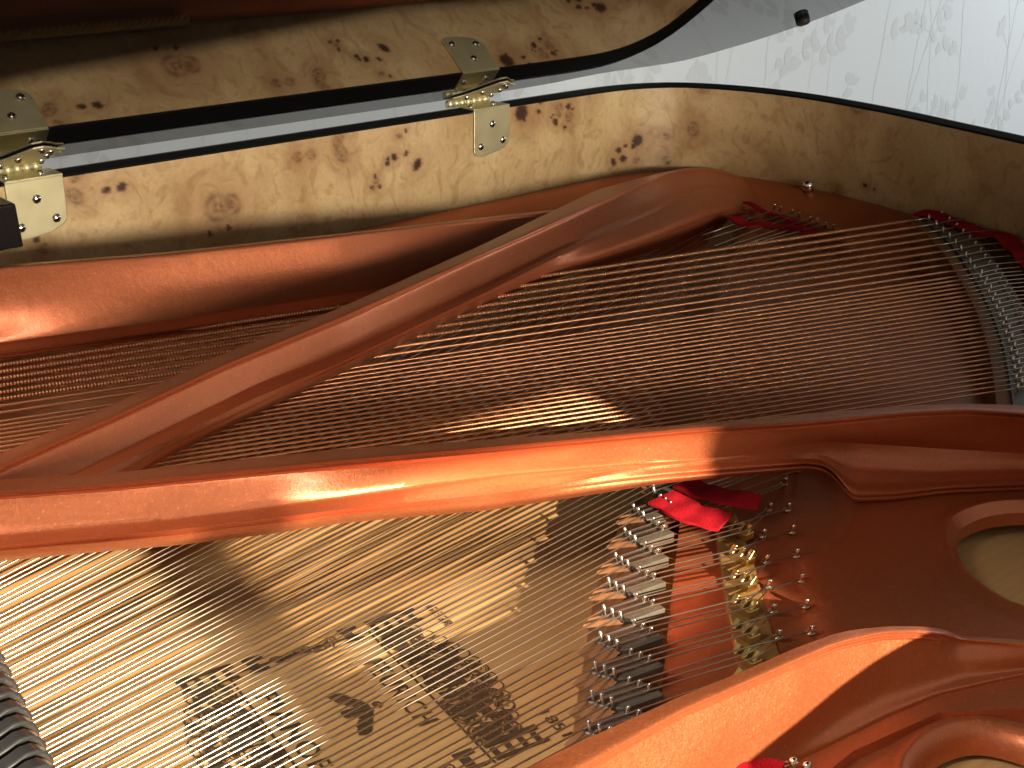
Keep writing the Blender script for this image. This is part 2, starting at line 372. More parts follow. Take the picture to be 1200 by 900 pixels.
def make_rim():
    st = [0]; 
    for i in range(1, len(rimc)):
        if RS[i]-RS[st[-1]] > .0011 and .55 < RS[i] < 2.25 or RS[i]-RS[st[-1]] > .006 or (0 < RS[i] < .01): st.append(i)
    # inner burl face grid
    idx = np.array(st); nz = 120; zz = np.linspace(-.002, -.135, nz)
    ss = RS[idx]; V = np.zeros((len(idx), nz, 3)); V[:, :, 0] = rimc[idx, 0][:, None]; V[:, :, 1] = rimc[idx, 1][:, None]; V[:, :, 2] = zz[None]
    n0 = len(idx); A = (np.arange(n0-1)[:, None]*nz+np.arange(nz-1)[None]).ravel()
    Fc = np.stack([A, A+1, A+nz+1, A+nz], 1).tolist()
    dark = np.zeros((n0, nz)); halo = np.zeros((n0, nz)); S, Zz = np.meshgrid(ss, zz, indexing='ij')
    wob = .00035*np.sin(S*2100+Zz*900)+.0004*np.sin(S*900-Zz*1500)
    for s, z, r, ring in knots:
        sel = np.abs(ss-s) < r*6
        if not sel.any(): continue
        a = math.sin(s*991)*1.5
        ds = S[sel]-s; dz = Zz[sel]-z; u = ds*math.cos(a)+dz*math.sin(a); v = -ds*math.sin(a)+dz*math.cos(a)
        d = np.sqrt(u**2+(v*(1.25+.3*math.sin(s*77)))**2)+wob[sel]
        if ring:
            f = np.exp(-((d-r*.85)/(r*.22))**2)*.55+np.exp(-((d-r*.25)/(r*.18))**2)*.6
            f *= .8+.3*np.sin(np.arctan2(v, u)*3+s*50)
        else: f = np.clip((r*1.05-d)/(r*.35), 0, 1)*.95
        dark[sel] = np.maximum(dark[sel], np.clip(f, 0, 1))
        halo[sel] = np.maximum(halo[sel], .55*np.exp(-(d/(r*2.0))**2)+.16*np.exp(-((d-r*2.6)/(r*.5))**2))
    o = link('burl_lining', V.reshape(-1, 3), Fc, BURL)
    ca = o.data.color_attributes.new('knots', 'FLOAT_COLOR', 'POINT'); c = np.ones((n0*nz, 4), np.float32); c[:, 0] = dark.ravel(); c[:, 1] = np.clip(halo, 0, 1).ravel(); c[:, 2] = 0
    ca.data.foreach_set('color', c.ravel())
    # outer case: black top with small roundovers and outer side
    k = np.arange(0, len(rimc), 6); prof = [(0, -.002), (.0008, -.0006), (.002, 0), (.019, 0), (.0195, .0003), (.021, .0003), (.0228, -.0008), (.0235, -.0025), (.0235, -.36), (.0, -.36), (0.0, -.135)]
    W2 = np.array([[(*(rimc[i]+rn[i]*d), z) for d, z in prof] for i in k]); m = len(prof); Fc = []
    for i in range(len(k)-1):
        for j in range(m-1): a = i*m+j; Fc.append((a, a+m, a+m+1, a+1))
    r2 = link('rim', W2.reshape(-1, 3), Fc, GLOSS, piano, mats=[GLOSS, MATTE], fm=[1 if j < 3 else 0 for i in range(len(k)-1) for j in range(m-1)]); fix_normals(r2); angle_smooth(r2, 60)
    o.parent = piano; return r2
rim = make_rim()

# ------------------------------------------------------------------ soundboard
sb_out = [rimc[i] for i in range(0, len(rimc), 20)]
sbp = [np.array([p[0], p[1], ZS]) for p in sb_out]
soundboard = link('soundboard', *prism(sbp, (0, 0, 0), (0, 0, -.01)), SPRUCE, piano, smooth=False)

# ------------------------------------------------------------------ iron plate
# horizontal strut between bass and tenor fields
S1 = [
 [(-80, 568, -0.0520), (0, 562, -0.0520), (133, 554, -0.0520), (400, 526, -0.0520), (533, 518, -0.0530), (667, 508, -0.0540), (800, 498, -0.0560), (930, 486, -0.0600), (1067, 475, -0.0650), (1133, 473, -0.0670), (1200, 475, -0.0690), (1320, 486, -0.0710)],
 [(-80, 583, -.046), (0, 576, -.046), (133, 566, -.046), (400, 539, -.046), (533, 527, -.047), (667, 515, -.048), (800, 503, -.050), (930, 495, -.054), (1067, 482, -.059), (1133, 479, -.061), (1200, 484, -.063), (1320, 496, -.066)],
 [(-80, 590, -.050), (0, 582, -.050), (133, 572, -.050), (400, 545, -.050), (533, 533, -.051), (667, 520, -.052), (800, 508, -.055), (930, 500, -.059), (1067, 488, -.064), (1133, 486, -.066), (1200, 492, -.070), (1320, 504, -.073)],
 [(-80, 628, -.064), (0, 622, -.064), (133, 610, -.064), (213, 603, -.064), (320, 590, -.064), (400, 579, -.065), (600, 554, -.067), (750, 541, -.069), (785, 538, -.070), (900, 520, -.072), (960, 512, -.078), (1000, 514, -.084), (1100, 522, -.092), (1200, 528, -.096), (1320, 530, -.098)],
 [(-80, 634, -.0655), (0, 628, -.0655), (133, 616, -.0655), (213, 608, -.0655), (320, 595, -.0655), (400, 583.5, -.0665), (600, 558.5, -.068), (750, 544.5, -.070), (785, 541.5, -.0715), (900, 526, -.076), (960, 522, -.084), (1000, 530, -.092), (1100, 540, -.1), (1200, 540, -.102), (1320, 541, -.103)],
 [(-80, 640, -0.0660), (0, 634, -0.0660), (133, 622, -0.0660), (213, 613, -0.0660), (320, 601, -0.0660), (400, 590, -0.0670), (600, 567, -0.0690), (720, 551.5, -0.0690), (785, 544.5, -0.0716), (900, 533, -0.0800), (960, 530, -0.0880), (1000, 548, -0.0990), (1100, 553, -0.1050), (1200, 550, -0.1060), (1320, 550, -0.1070)],
 [(-80, 645, -0.0660), (0, 639, -0.0660), (133, 628, -0.0660), (213, 620, -0.0660), (320, 607, -0.0660), (400, 597, -0.0670), (600, 576.5, -0.0695), (733, 553.5, -0.0706), (785, 547.5, -0.0729), (900, 539, -0.0835), (960, 537, -0.0905), (1000, 566, -0.1040), (1100, 565, -0.1075), (1200, 560, -0.1080), (1320, 558, -0.1090)],
 [(-80, 651, -.0705), (0, 646, -.0705), (133, 634, -.0705), (213, 627, -.0705), (320, 614, -.0705), (400, 602, -.0715), (573, 587, -.0735), (700, 568, -.0745), (767, 558, -.075), (820, 552, -.077), (900, 546, -.085), (945, 542, -.088), (968, 545, -.092), (984, 557, -.098), (994, 580, -.1065), (1050, 578, -.1075), (1110, 571, -.108), (1200, 567, -.108), (1320, 564, -.109)],
 [(-80, 656, -.0760), (0, 651, -.0760), (133, 639, -.0760), (213, 632, -.0760), (320, 619, -.0760), (400, 607, -.077), (573, 592, -.0795), (700, 573, -.0805), (767, 562, -.081), (820, 556, -.083), (900, 550, -.090), (945, 546, -.094), (968, 549, -.098), (985, 561, -.104), (995, 585, -.112), (1050, 582, -.1125), (1110, 575, -.113), (1200, 571, -.113), (1320, 568, -.113)],
]
XS1 = np.unique(np.concatenate([np.arange(-80, 940, 10.), np.arange(940, 1010, 3.), np.arange(1010, 1321, 10.)]))
XS1 = np.arange(-80, 1321, 5.)
loft('plate_strut', S1, XS1, COPPER, piano, sub=5, thick=.003, k=7, crease=(3, 5, 6, 8))
# diagonal strut over the bass strings
D = [
 [(-80, 570, -0.0520), (0, 532, -0.0520), (133, 473, -0.0520), (267, 413, -0.0530), (400, 360, -0.0550), (560, 289, -0.0610), (650, 246, -0.0670), (700, 222, -0.0750), (760, 206, -0.0790), (800, 197, -0.0830), (830, 195.5, -0.0845), (860, 204, -0.0890), (900, 214, -0.097)],
 [(-80, 583, -.046), (0, 545, -.046), (133, 487, -.046), (267, 425, -.047), (400, 371, -.049), (560, 300, -.055), (660, 256, -.061), (735, 222, -.068), (790, 200, -.074), (830, 197, -.079), (860, 206, -.087), (900, 216, -0.098)],
 [(-80, 590, -.050), (0, 552, -.050), (133, 493, -.050), (267, 431, -.051), (400, 377, -.053), (560, 305, -.058), (660, 261, -.064), (735, 227, -.070), (790, 206, -.076), (830, 201, -.081), (860, 209, -.088), (900, 219, -0.1)],
 [(-80, 626, -.0625), (0, 592, -.0625), (90, 549, -.0625), (200, 496, -.063), (300, 447, -.064), (400, 408, -.066), (560, 333, -.069), (660, 284, -.072), (760, 239, -.076), (822, 216, -.081), (860, 217, -.089), (900, 226, -0.103)],
 [(-80, 631, -.0640), (0, 597, -.0640), (90, 554, -.0640), (200, 500, -.0645), (300, 451, -.0655), (400, 412, -.067), (560, 337, -.070), (660, 288, -.073), (760, 242, -.077), (822, 218, -.082), (860, 221, -.090), (900, 229, -0.104)],
 [(-80, 646, -0.0645), (0, 608, -0.0645), (90, 562, -0.0645), (200, 508, -0.0645), (300, 459, -0.0645), (400, 419, -0.0665), (560, 342, -0.0690), (660, 293, -0.0710), (760, 247, -0.0790), (822, 219.5, -0.0825), (860, 224, -0.0910), (900, 232, -0.105)],
 [(-80, 654, -0.0645), (0, 615, -0.0645), (90, 568, -0.0645), (200, 514, -0.0645), (300, 466, -0.0645), (400, 424, -0.0665), (560, 347, -0.0695), (660, 298, -0.0720), (760, 252, -0.0790), (822, 223, -0.0830), (860, 228, -0.0920), (900, 236, -0.106)],
 [(-80, 668, -.0695), (0, 630, -.0695), (90, 583, -.0695), (200, 524, -.0695), (300, 476, -.0695), (400, 428, -.0715), (560, 352, -.0745), (627, 324, -.079), (700, 300, -.083), (780, 270, -.088), (830, 250, -.092), (860, 243, -.096), (900, 246, -0.112)],
 [(-80, 672, -.0750), (0, 634, -.0750), (90, 587, -.0750), (200, 528, -.0750), (300, 480, -.0750), (400, 432, -.077), (560, 356, -.080), (627, 328, -.086), (700, 310, -.095), (780, 286, -.106), (830, 264, -.109), (860, 255, -.110), (900, 250, -0.116)],
]
loft('plate_strut', D, np.arange(-80, 901, 6.), COPPER, piano, sub=5, thick=.003, k=5, crease=(3, 5, 6, 8))
# spine flange (upper left)
FL = [
 [(-80, 318, -0.0270), (0, 311, -0.0310), (200, 295, -0.0410), (400, 273.5, -0.0500), (600, 251, -0.0710), (660, 245, -0.0800)],
 [(-80, 320, -0.0240), (0, 313, -0.0280), (200, 297, -0.0380), (400, 275.5, -0.0470), (600, 253.5, -0.0680), (660, 247, -0.0770)],
 [(-80, 326, -0.0260), (0, 318, -0.0300), (200, 302, -0.0400), (400, 280, -0.0490), (600, 257, -0.0700), (660, 250, -0.0790)],
 [(-80, 372, -0.0475), (0, 362, -0.0510), (200, 340, -0.0607), (400, 315, -0.0705), (600, 285, -0.0820), (660, 275, -0.0855)],
 [(-80, 410, -.071), (0, 400, -.072), (200, 373, -.0765), (400, 344, -.083), (600, 312, -.09), (660, 302, -.092)],
 [(-80, 414, -.0725), (0, 404, -.0735), (200, 377, -.0775), (400, 348, -.0835), (600, 316, -.09), (660, 306, -.092)],
 [(-80, 425, -.0745), (0, 414, -.0755), (200, 387, -.079), (400, 358, -.0845), (600, 326, -.091), (660, 316, -.093)],
 [(-80, 427, -.079), (0, 416.5, -.080), (200, 389.5, -.083), (400, 360.5, -.0885), (600, 328.5, -.095), (660, 318, -.097)],
]
loft('plate_flange', FL, np.arange(-80, 661, 8.), COPPER, piano, sub=5, thick=.003, k=5, crease=(7,))
# strut at the lower right with the broad lit face
S2 = [
 [(500, 955, -.068), (620, 899, -.068), (667, 875, -.068), (800, 815, -.070), (867, 788, -.071), (933, 759, -.073), (977, 743, -.076), (1000, 738, -.078), (1040, 734, -.082), (1080, 734, -.087), (1108, 738, -.093), (1122, 745, -.099), (1200, 750, -.102), (1320, 752, -.104)],
 [(500, 970, -.067), (620, 925, -.067), (683, 896, -.067), (800, 831, -.069), (867, 802, -.070), (933, 773, -.072), (983, 752, -.075), (1033, 741, -.080), (1072, 740, -.085), (1108, 743, -.092), (1122, 749, -.098), (1200, 754, -.102), (1320, 756, -.104)],
 [(500, 980, -.070), (620, 935, -.070), (683, 903, -.070), (800, 838, -.072), (867, 808, -.073), (933, 779, -.075), (983, 758, -.079), (1033, 747, -.084), (1072, 746, -.089), (1108, 750, -.095), (1122, 755, -.101), (1200, 760, -.104), (1320, 762, -.106)],
 [(500, 1020, -.085), (620, 985, -.085), (683, 950, -.085), (800, 890, -.086), (867, 852, -.087), (933, 820, -.088), (983, 796, -.092), (1033, 780, -.096), (1122, 773, -.105), (1200, 772, -.108), (1320, 770, -.110)],
 [(500, 1060, -.100), (683, 985, -.100), (800, 935, -.101), (867, 898, -.103), (920, 872, -.105), (983, 838, -.107), (1033, 815, -.108), (1122, 793, -.111), (1200, 784, -.113), (1320, 776, -.113)],
 [(500, 1075, -.106), (683, 1000, -.106), (800, 955, -.107), (867, 925, -.109), (900, 905, -.111), (940, 884, -.112), (1000, 855, -.112), (1040, 835, -.112), (1100, 811, -.112), (1160, 797, -.112), (1200, 789, -.112), (1320, 779, -.112)],
 [(500, 1080, -.108), (683, 1008, -.108), (800, 964, -.109), (867, 934, -.111), (900, 913, -.113), (940, 892, -.1145), (1000, 862, -.1145), (1040, 842, -.1145), (1100, 817, -.1145), (1160, 803, -.1145), (1200, 795, -.1145), (1320, 785, -.1145)],
 [(500, 1150, -.118), (683, 1060, -.119), (800, 1010, -.119), (900, 950, -.1195), (940, 915, -.1195), (1000, 884, -.1195), (1040, 862, -.1195), (1100, 836, -.1195), (1160, 822, -.1195), (1200, 815, -.1195), (1320, 805, -.1195)],
]
loft('plate_strut', S2, np.arange(500, 1321, 8.), COPPER, piano, sub=5, thick=.003, k=3)

def pix(l, z): return [P(x, y, z)[:2] for x, y in l]
def sdist(ring, q):
    a = np.array(ring); b = np.roll(a, -1, 0); q = np.array(q); ab = b-a; t = np.clip(np.sum((q-a)*ab, 1)/np.sum(ab*ab, 1), 0, 1)
    return np.sqrt(np.min(np.sum((a+ab*t[:, None]-q)**2, 1)))
hole1 = [tuple(v) for v in catmull(pix([(1121, 632), (1128, 614), (1160, 600), (1200, 596), (1270, 600), (1340, 625), (1370, 665), (1340, 705), (1280, 722), (1200, 708), (1160, 686), (1132, 660), (1122, 640)], ZF), 60)]
rec = np.array(catmull(pix([(800, 575), (850, 552), (905, 540), (955, 540), (982, 556), (993, 582), (991, 605), (980, 625), (960, 640), (935, 648), (948, 690), (965, 740), (960, 790), (860, 850), (770, 880), (740, 800), (760, 650)], ZF), 80))
def in_ring(R, q):
    a = R; b = np.roll(R, -1, 0); cond = (a[:, 1] > q[1]) != (b[:, 1] > q[1]); xi = (b[:, 0]-a[:, 0])*(q[1]-a[:, 1])/(b[:, 1]-a[:, 1]+1e-15)+a[:, 0]
    return np.sum(cond & (q[0] < xi)) % 2 == 1
def zfloor(x, y):
    d1 = sdist(hole1, (x, y)); z = ZF+.0028*math.exp(-((d1-.007)/.0045)**2)-.003*math.exp(-(d1/.003)**2)
    d = sdist(rec, (x, y)); s = -d if in_ring(rec, (x, y)) else d
    return z-.006/(1+math.exp(s/.0026))
web = [(800, 578), (793, 640), (786, 700), (777, 790), (770, 870), (770, 960), (900, 960), (1000, 880), (1100, 835), (1400, 820), (1400, 560), (1200, 545), (990, 545), (900, 515), (830, 525)]
hitch_plate = poly_plate('hitch_plate', pix(web, ZF), [hole1], COPPER, piano, zfloor, thick=.008, step=.0045)
# lower right web with its oval hole
hole2 = [tuple(v) for v in catmull(pix([(1075, 925), (1080, 900), (1096, 880), (1120, 867), (1148, 862), (1180, 867), (1215, 880), (1270, 930), (1250, 1000), (1130, 1010), (1080, 960)], -.12), 60)]
def zlow(x, y):
    d1 = sdist(hole2, (x, y)); return -.1198+.004*math.exp(-((d1-.008)/.005)**2)-.003*math.exp(-(d1/.003)**2)
poly_plate('tenor_web', pix([(820, 1000), (900, 945), (940, 912), (1000, 880), (1100, 832), (1200, 811), (1400, 795), (1400, 1080), (820, 1080)], -.12), [hole2], COPPER, piano, zlow, thick=.008, step=.006)
# tail of the plate against the rim
def ztail(x, y):
    q = np.array([x, y]); d = sdist(rimc[::10], q); z = -.112+.022*math.exp(-(d/.04)**2)
    d2 = sdist(PINL, q); return z+(-.0975-z)*math.exp(-(d2/.013)**4)
PINL = [tuple(P(905, 246, -.0975)[:2]), tuple(P(945, 257, -.0975)[:2]), tuple(P(990, 272, -.0975)[:2]), tuple(P(945, 257, -.0975)[:2])]
tail = [(-80, 350), (-80, 660), (200, 605), (400, 580), (800, 532), (1000, 505), (1120, 490), (1175, 470), (1172, 400), (1150, 340), (1128, 300), (1110, 262)]
rz = [(rimc[i]-rn[i]*.0015) for i in range(len(rimc)) if P(1120, 262, -.105)[1] < rimc[i][1] and P(-80, 350, -.112)[0] < rimc[i][0]]
tl = [P(x, y, -.112)[:2] for x, y in tail]
poly_plate('plate_tail', tl+[np.array(p) for p in rz[::-4]], [], COPPER, piano, ztail, thick=.004, step=.006)
# small casting beyond the bass bridge
cb = [P(x, y, -.082) for x, y in [(1068, 252), (1085, 244), (1120, 240), (1150, 241), (1190, 245), (1300, 262), (1320, 330), (1230, 310), (1150, 262), (1100, 258)]]
link('hitch_rail', *prism(cb, (0, 0, 0), (0, 0, -.012)), COPPER, piano, smooth=False)
bevel(COL.objects['hitch_rail'], .002, 3)
rib = [P(x, y, -.118) for x, y in [(1165, 300), (1185, 318), (1260, 480), (1240, 490), (1150, 320)]]
link('plate_rib', *prism(rib, (0, 0, 0), (0, 0, -.01)), COPPER, piano, smooth=False)

# ------------------------------------------------------------------ strings
def string_obj(name, pts, r, m, parent, radii=None, sides=8, split=None):
    V, Fc = tube(pts, radii if radii is not None else r, sides)
    o = link(name, V, Fc, m, parent)
    p = np.array(pts); d = np.r_[0, np.cumsum(np.linalg.norm(np.diff(p, axis=0), axis=1))]
    at = o.data.attributes.new('along', 'FLOAT', 'POINT'); at.data.foreach_set('value', np.repeat(d, sides).astype(np.float32))
    return o
bfront = [(1086, 254), (1101, 266.5), (1116, 281), (1128, 294.5), (1140, 313), (1152, 332), (1165, 357), (1176, 385), (1183, 408), (1187, 428), (1191, 452), (1194, 472), (1197, 486)]
bf = np.array(bfront, float)
def bridge_x(y): return np.interp(y, bf[:, 1], bf[:, 0])
bass = []
for i in range(9): bass.append((420+7.9*i, 261+8.3*i, .00165-.00006*i, 0))
for m_ in range(28):
    y = 334.5+4.75*m_+.018*m_*m_; bass.append((y+159+.12*m_, y, .00105-.000012*m_, 1))
def ztilt(px): return ZB-.003*max(0, (900-px)/900)
bass_pins = []
for i, (y0, y1, r, dbl) in enumerate(bass):
    A = P(0, y0, ZB-.003); B = P(1050, y1, ZB); dirv = (B-A)/np.linalg.norm(B-A)
    # intersection with the front pin line
    best = None
    for a, b in zip(bfront, bfront[1:]):
        a3, b3 = P(*a, ZB)[:2], P(*b, ZB)[:2]; Mx = np.array([[dirv[0], -(b3-a3)[0]], [dirv[1], -(b3-a3)[1]]]); t, s = np.linalg.solve(Mx, a3-A[:2])
        if -.02 <= s <= 1.02: best = A+dirv*t
    if best is None: continue
    off = (.004 if (i % 2) else 0) if dbl else 0
    fp = best+dirv*off; fp[2] = ZB
    side = np.array([dirv[1], -dirv[0], 0]); rp = fp+dirv*.020-side*.003; rp[2] = ZB
    end = rp+dirv*.11+side*.004; end[2] = ZB-.004
    we = fp-dirv*(.016+.004*(i % 2)); s0 = A-dirv*.28
    n = 60
    body = string_obj('bass_string', [s0+(we-s0)*k/n for k in range(n+1)], r, WOUND if i < 7 else WOUND2, piano, radii=[r]*(n-0)+[r*.55])
    core = link('core_wire', *tube([we-dirv*.002, fp, rp, rp+(end-rp)*.75, end], r*.48 if not dbl else r*.55, 6), STEEL, body)
    bass_pins.append((fp, rp, side, dirv))
    if i < 6:                               # twisted tail loop at the hitch pin
        tw = []
        for k in range(26):
            t = k/25; g = t*math.pi*10; tw.append(end+dirv*(.012*t-.006)+.0009*(math.cos(g)*side+math.sin(g)*np.array([0, 0, 1])))
        link('twist', *tube(tw, .0006, 5), STEEL, body)
        hp = end+dirv*.008
        link('hitch_pin', *tube([hp+np.array([0, 0, -.01]), hp+np.array([.004, 0, .006]), hp+np.array([.0045, 0, .0068])], [.0011, .0011, .0004], 8), CHROME, piano)

# ------------------------------------------------------------------ bass bridge
fl = catmull([P(*q, ZB) for q in bfront], 60); ext = fl[0]+(fl[0]-fl[1])*1.5; fl = np.vstack([ext, fl])
dirb = np.mean([b[3] for b in bass_pins], 0); dirb /= np.linalg.norm(dirb)
zt = ZB-.0016
cap = [q-dirb*.004 for q in fl]+[q+dirb*.026 for q in fl[::-1]]
for q in cap: q[2] = 0
bb = link('bass_bridge', *prism([q-dirb*.012*(1 if k < len(fl) else 0)+np.array([0, 0, zt-.002]) for k, q in enumerate(cap)], (0, 0, 0), (0, 0, -.045)), MAPLE, piano, smooth=False)
bc = link('bridge_cap', *prism([q+np.array([0, 0, zt]) for q in cap], (0, 0, 0), (0, 0, -.004)), GRAPH, bb, smooth=False)
pinmesh = link('bridge_pin', *tube([(0, 0, -.004), (0, 0, .0032), (0, 0, .0038)], [.0009, .0009, .0004], 8), PINM, bb)
first = True
def place_pin(p, parent, lean):
    global first
    ax = Vector((lean[0], lean[1], 1)).normalized(); mw = Matrix.Translation(Vector(p))@ax.to_track_quat('Z', 'Y').to_matrix().to_4x4()
    if first: pinmesh.matrix_basis = mw; first = False; return pinmesh
    return dup(pinmesh, parent, mw)
for fp, rp, side, dv in bass_pins:
    place_pin(fp+side*.0013, bb, -side*.25); place_pin(rp-side*.0013, bb, side*.25)

# ------------------------------------------------------------------ tenor strings
y540 = {0: 681, 1: 703, 2: 726, 3: 750, 4: 775, 5: 804.5, 6: 834, 7: 867, 8: 899, 9: 933, 10: 968, 11: 1004}
for k in range(1, 16): y540[-k] = 681-21.8*k
def y100(k):
    return 914+22.2*k if k <= 0 else 914+(y540[k]-681)*1.03
brp = [(776, 548), (759, 569), (742.5, 593), (732.5, 621), (722, 649), (713, 678), (707, 711), (703, 743), (697, 779), (693, 813), (689, 850), (686, 890), (683, 930)]
hitch_in = {1: (917, 545), 2: (918, 568), 3: (900, 598), 4: (893, 629), 5: (897, 659), 6: (900, 688), 7: (905, 717), 8: (911, 747), 9: (918, 777)}
hitch_out = {1: (950, 530), 2: (935, 552), 3: (922, 598), 4: (927, 624), 5: (932, 652), 6: (938, 681), 7: (943, 711), 8: (949, 742), 9: (955, 773)}
tb_pins = []
tenor = []
for k in sorted(y540):
    dy540 = (y540.get(k+1, y540[k]+36)-y540[k])*.30; dy100 = dy540*(.92 if k < 4 else 1)
    for s in range(3):
        A = P(100, y100(k)+dy100*s, ZT); B = P(540, y540[k]+dy540*s, ZT); dv = (B-A)/np.linalg.norm(B-A); side = np.array([dv[1], -dv[0], 0])
        s0 = A-dv*(.32 if k < 6 else .12)
        if k >= 0:
            # front pin: where the line meets the pin row
            fp = None
            for a, b in zip(brp, brp[1:]):
                a3, b3 = P(*a, ZT)[:2], P(*b, ZT)[:2]; t, q = np.linalg.solve(np.array([[dv[0], -(b3-a3)[0]], [dv[1], -(b3-a3)[1]]]), a3-A[:2])
                if -.01 <= q <= 1.01: fp = A+dv*t
            if fp is None: continue
            fp = fp+dv*.0065*s; rp = fp+dv*.020+side*.0045; pts = [s0, fp, rp]
            tb_pins.append((k, s, fp, rp, side, dv))
            h = (hitch_out if s == 0 else hitch_in).get(k)
            if h is not None:
                e = P(*h, ZF+.001)+(side*.0012 if s == 2 else -side*.0012); 
                al = P(869+1.5*(k-3), 618+29.5*(k-3), ZF+.0052)+side*.0046*(s-1)
                if k >= 3: pts += [al]
                pts += [e]
            else: pts += [rp+dv*.045]
        elif k >= -3: pts = [s0, B+dv*.50]
        else: pts = [s0, A+dv*(.62+.02*(-k))]
        if k < -3:
            e = P(852, 268, ZT); L_ = (e-A)@dv; pts = [s0, A+dv*L_]
        string_obj('tenor_string', pts, .00044, STEEL, piano, sides=6)

# tenor bridge (near part) with notched caps
fl = catmull([P(*q, ZT) for q in brp], 80)
dvm = np.mean([t[5] for t in tb_pins], 0); dvm /= np.linalg.norm(dvm); ztb = ZT-.0014
base = [q-dvm*.010 for q in fl]+[q+dvm*.034 for q in fl[::-1]]
for q in base: q[2] = ztb-.0042
tb = link('tenor_bridge', *prism(base, (0, 0, 0), (0, 0, -(ztb-.0042-ZS))), MAPLE, piano, smooth=False); bevel(tb, .0012, 2)
bykey = {}
for t in tb_pins: bykey.setdefault(t[0], []).append(t)
for k, ts in bykey.items():
    if len(ts) < 3: continue
    f0, f2 = ts[0][2], ts[2][2]; r0, r2 = ts[0][3], ts[2][3]; sd = ts[0][4]; dv = ts[0][5]
    ol = [f0-sd*.0035-dv*.001, f0-dv*.0025, f2-dv*.0015+sd*.001, f2+sd*.005+dv*.003, r2+sd*.0045+dv*.004, r2+dv*.005, r0+dv*.0045-sd*.001, r0-sd*.0045+dv*.001, r0-sd*.006-dv*.006]
    ol = [np.array([q[0], q[1], ztb]) for q in ol]
    c = fix_normals(link('bridge_cap', *prism(ol, (0, 0, 0), (0, 0, -.0062)), GRAPH, tb, smooth=False)); bevel(c, .0006, 1)
    # scooped notches in the wood before and behind the cap
    for q0, q1, sg in ((f0-sd*.003, f2+sd*.004, -1), (r0-sd*.003, r2+sd*.004, 1)):
        V = []; Fc = []; nn = 6
        for a in range(nn+1):
            for b_ in range(5):
                u, v = a/nn, b_/4; q = q0+(q1-q0)*v+dv*sg*(.001+.010*u)
                z = ztb-.0005-.0038*u**1.4-.0012*math.sin(math.pi*v)*u; V.append((q[0], q[1], z))
        for a in range(nn):
            for b_ in range(4): i_ = a*5+b_; Fc.append((i_, i_+1, i_+6, i_+5))
        link('notch', V, Fc, MAPLE, tb)
for k, s, fp, rp, side, dv in tb_pins:
    place_pin(fp+side*.0012, tb, -side*.3); place_pin(rp-side*.0012, tb, side*.3)
# the same bridge goes on under the bass strings; its far end shows by the rim
far = catmull([P(776, 548, ZT), P(790, 500, ZT), P(800, 430, ZT), P(815, 340, ZT), P(835, 285, ZT), P(858, 258, ZT)], 40)
fbase = [q-dvm*.008 for q in far]+[q+dvm*.030 for q in far[::-1]]
for q in fbase: q[2] = ZT+.003
fb = link('tenor_bridge', *prism(fbase, (0, 0, 0), (0, 0, -(ZT+.003-ZS))), MAPLE, piano, smooth=False); bevel(fb, .0015, 2)

# tenor end: hitch pins, strings and felt by the diagonal strut
for x, y in [(907, 241), (914, 243), (928, 247), (936, 250), (949, 255), (957, 257), (967, 262), (976, 264)]:
    b0 = P(x, y+4, -.097); d = P(x+1.2, y-1.5, -.091)-b0
    link('hitch_pin', *tube([b0-d*.3, b0+d*.9, b0+d], [.0011, .0011, .0005], 8), CHROME, piano)
for (a, b) in [((822, 276), (914, 244)), ((826, 281), (930, 248)), ((838, 288), (935, 251)), ((848, 290), (950, 256)), ((868, 288), (958, 259)), ((880, 286), (968, 263))]:
    string_obj('tail_string', [P(*a, -.098), P(*b, -.093)], .0005, STEEL, piano, sides=6)
sc_ = P(947, 218, -.086)
link('plate_bolt', *tube([sc_+np.array([0, 0, -.006]), sc_+np.array([0, 0, .003]), sc_+np.array([0, 0, .0055]), sc_+np.array([0, 0, .006])], [.0055, .0055, .0035, .001], 14), CHROME, piano)

# near hitch pins
for k in range(1, 10):
    for dct in (hitch_in, hitch_out):
        b0 = P(*dct[k], ZF-.004); d = P(dct[k][0]+3.5, dct[k][1]-8, ZF+.004)-b0; d = d/np.linalg.norm(d)*.011
        link('hitch_pin', *tube([b0-d*.4, b0+d*.85, b0+d], [.0014, .0014, .0006], 10), CHROME, piano)
        ring = [b0+d*.12+np.array([.002*math.cos(g), .002*math.sin(g), 0]) for g in np.linspace(0, 2*math.pi, 13)]
        link('wire_loop', *tube(ring, .00055, 5), STEEL, piano)
# aliquot strip and its small brass pieces
q = [P(x, y, ZF-.0035) for x, y in [(836, 610), (862, 600), (884, 660), (905, 740), (925, 800), (930, 860), (882, 860), (868, 790), (850, 700)]]
link('aliquot_strip', *prism(q, (0, 0, 0), (0, 0, -.004)), GOLDR, piano, smooth=False); bevel(COL.objects['aliquot_strip'], .001, 2)
for k in range(3, 10):
    cx, cy = 869+1.5*(k-3), 618+29.5*(k-3); c = P(cx, cy, ZF+.0015); dv = (P(cx+40, cy-18, ZF)-P(cx, cy, ZF)); dv /= np.linalg.norm(dv); sd = np.array([dv[1], -dv[0], 0])
    parts = [box(c+np.array([0, 0, -.003]), (.007, .013, .004), [dv, sd, [0, 0, 1]])]
    for s in (-1, 0, 1):
        cc = c+sd*.0048*s+dv*.0014*s
        parts.append(prism([cc-dv*.0035+np.array([0, 0, -.001]), cc+dv*.0035+np.array([0, 0, -.001]), cc+dv*.0005+np.array([0, 0, .0035])], sd*.0016, -sd*.0016))
    a = fix_normals(link('aliquot', *join(parts), ALI, piano, smooth=False)); bevel(a, .0004, 1)

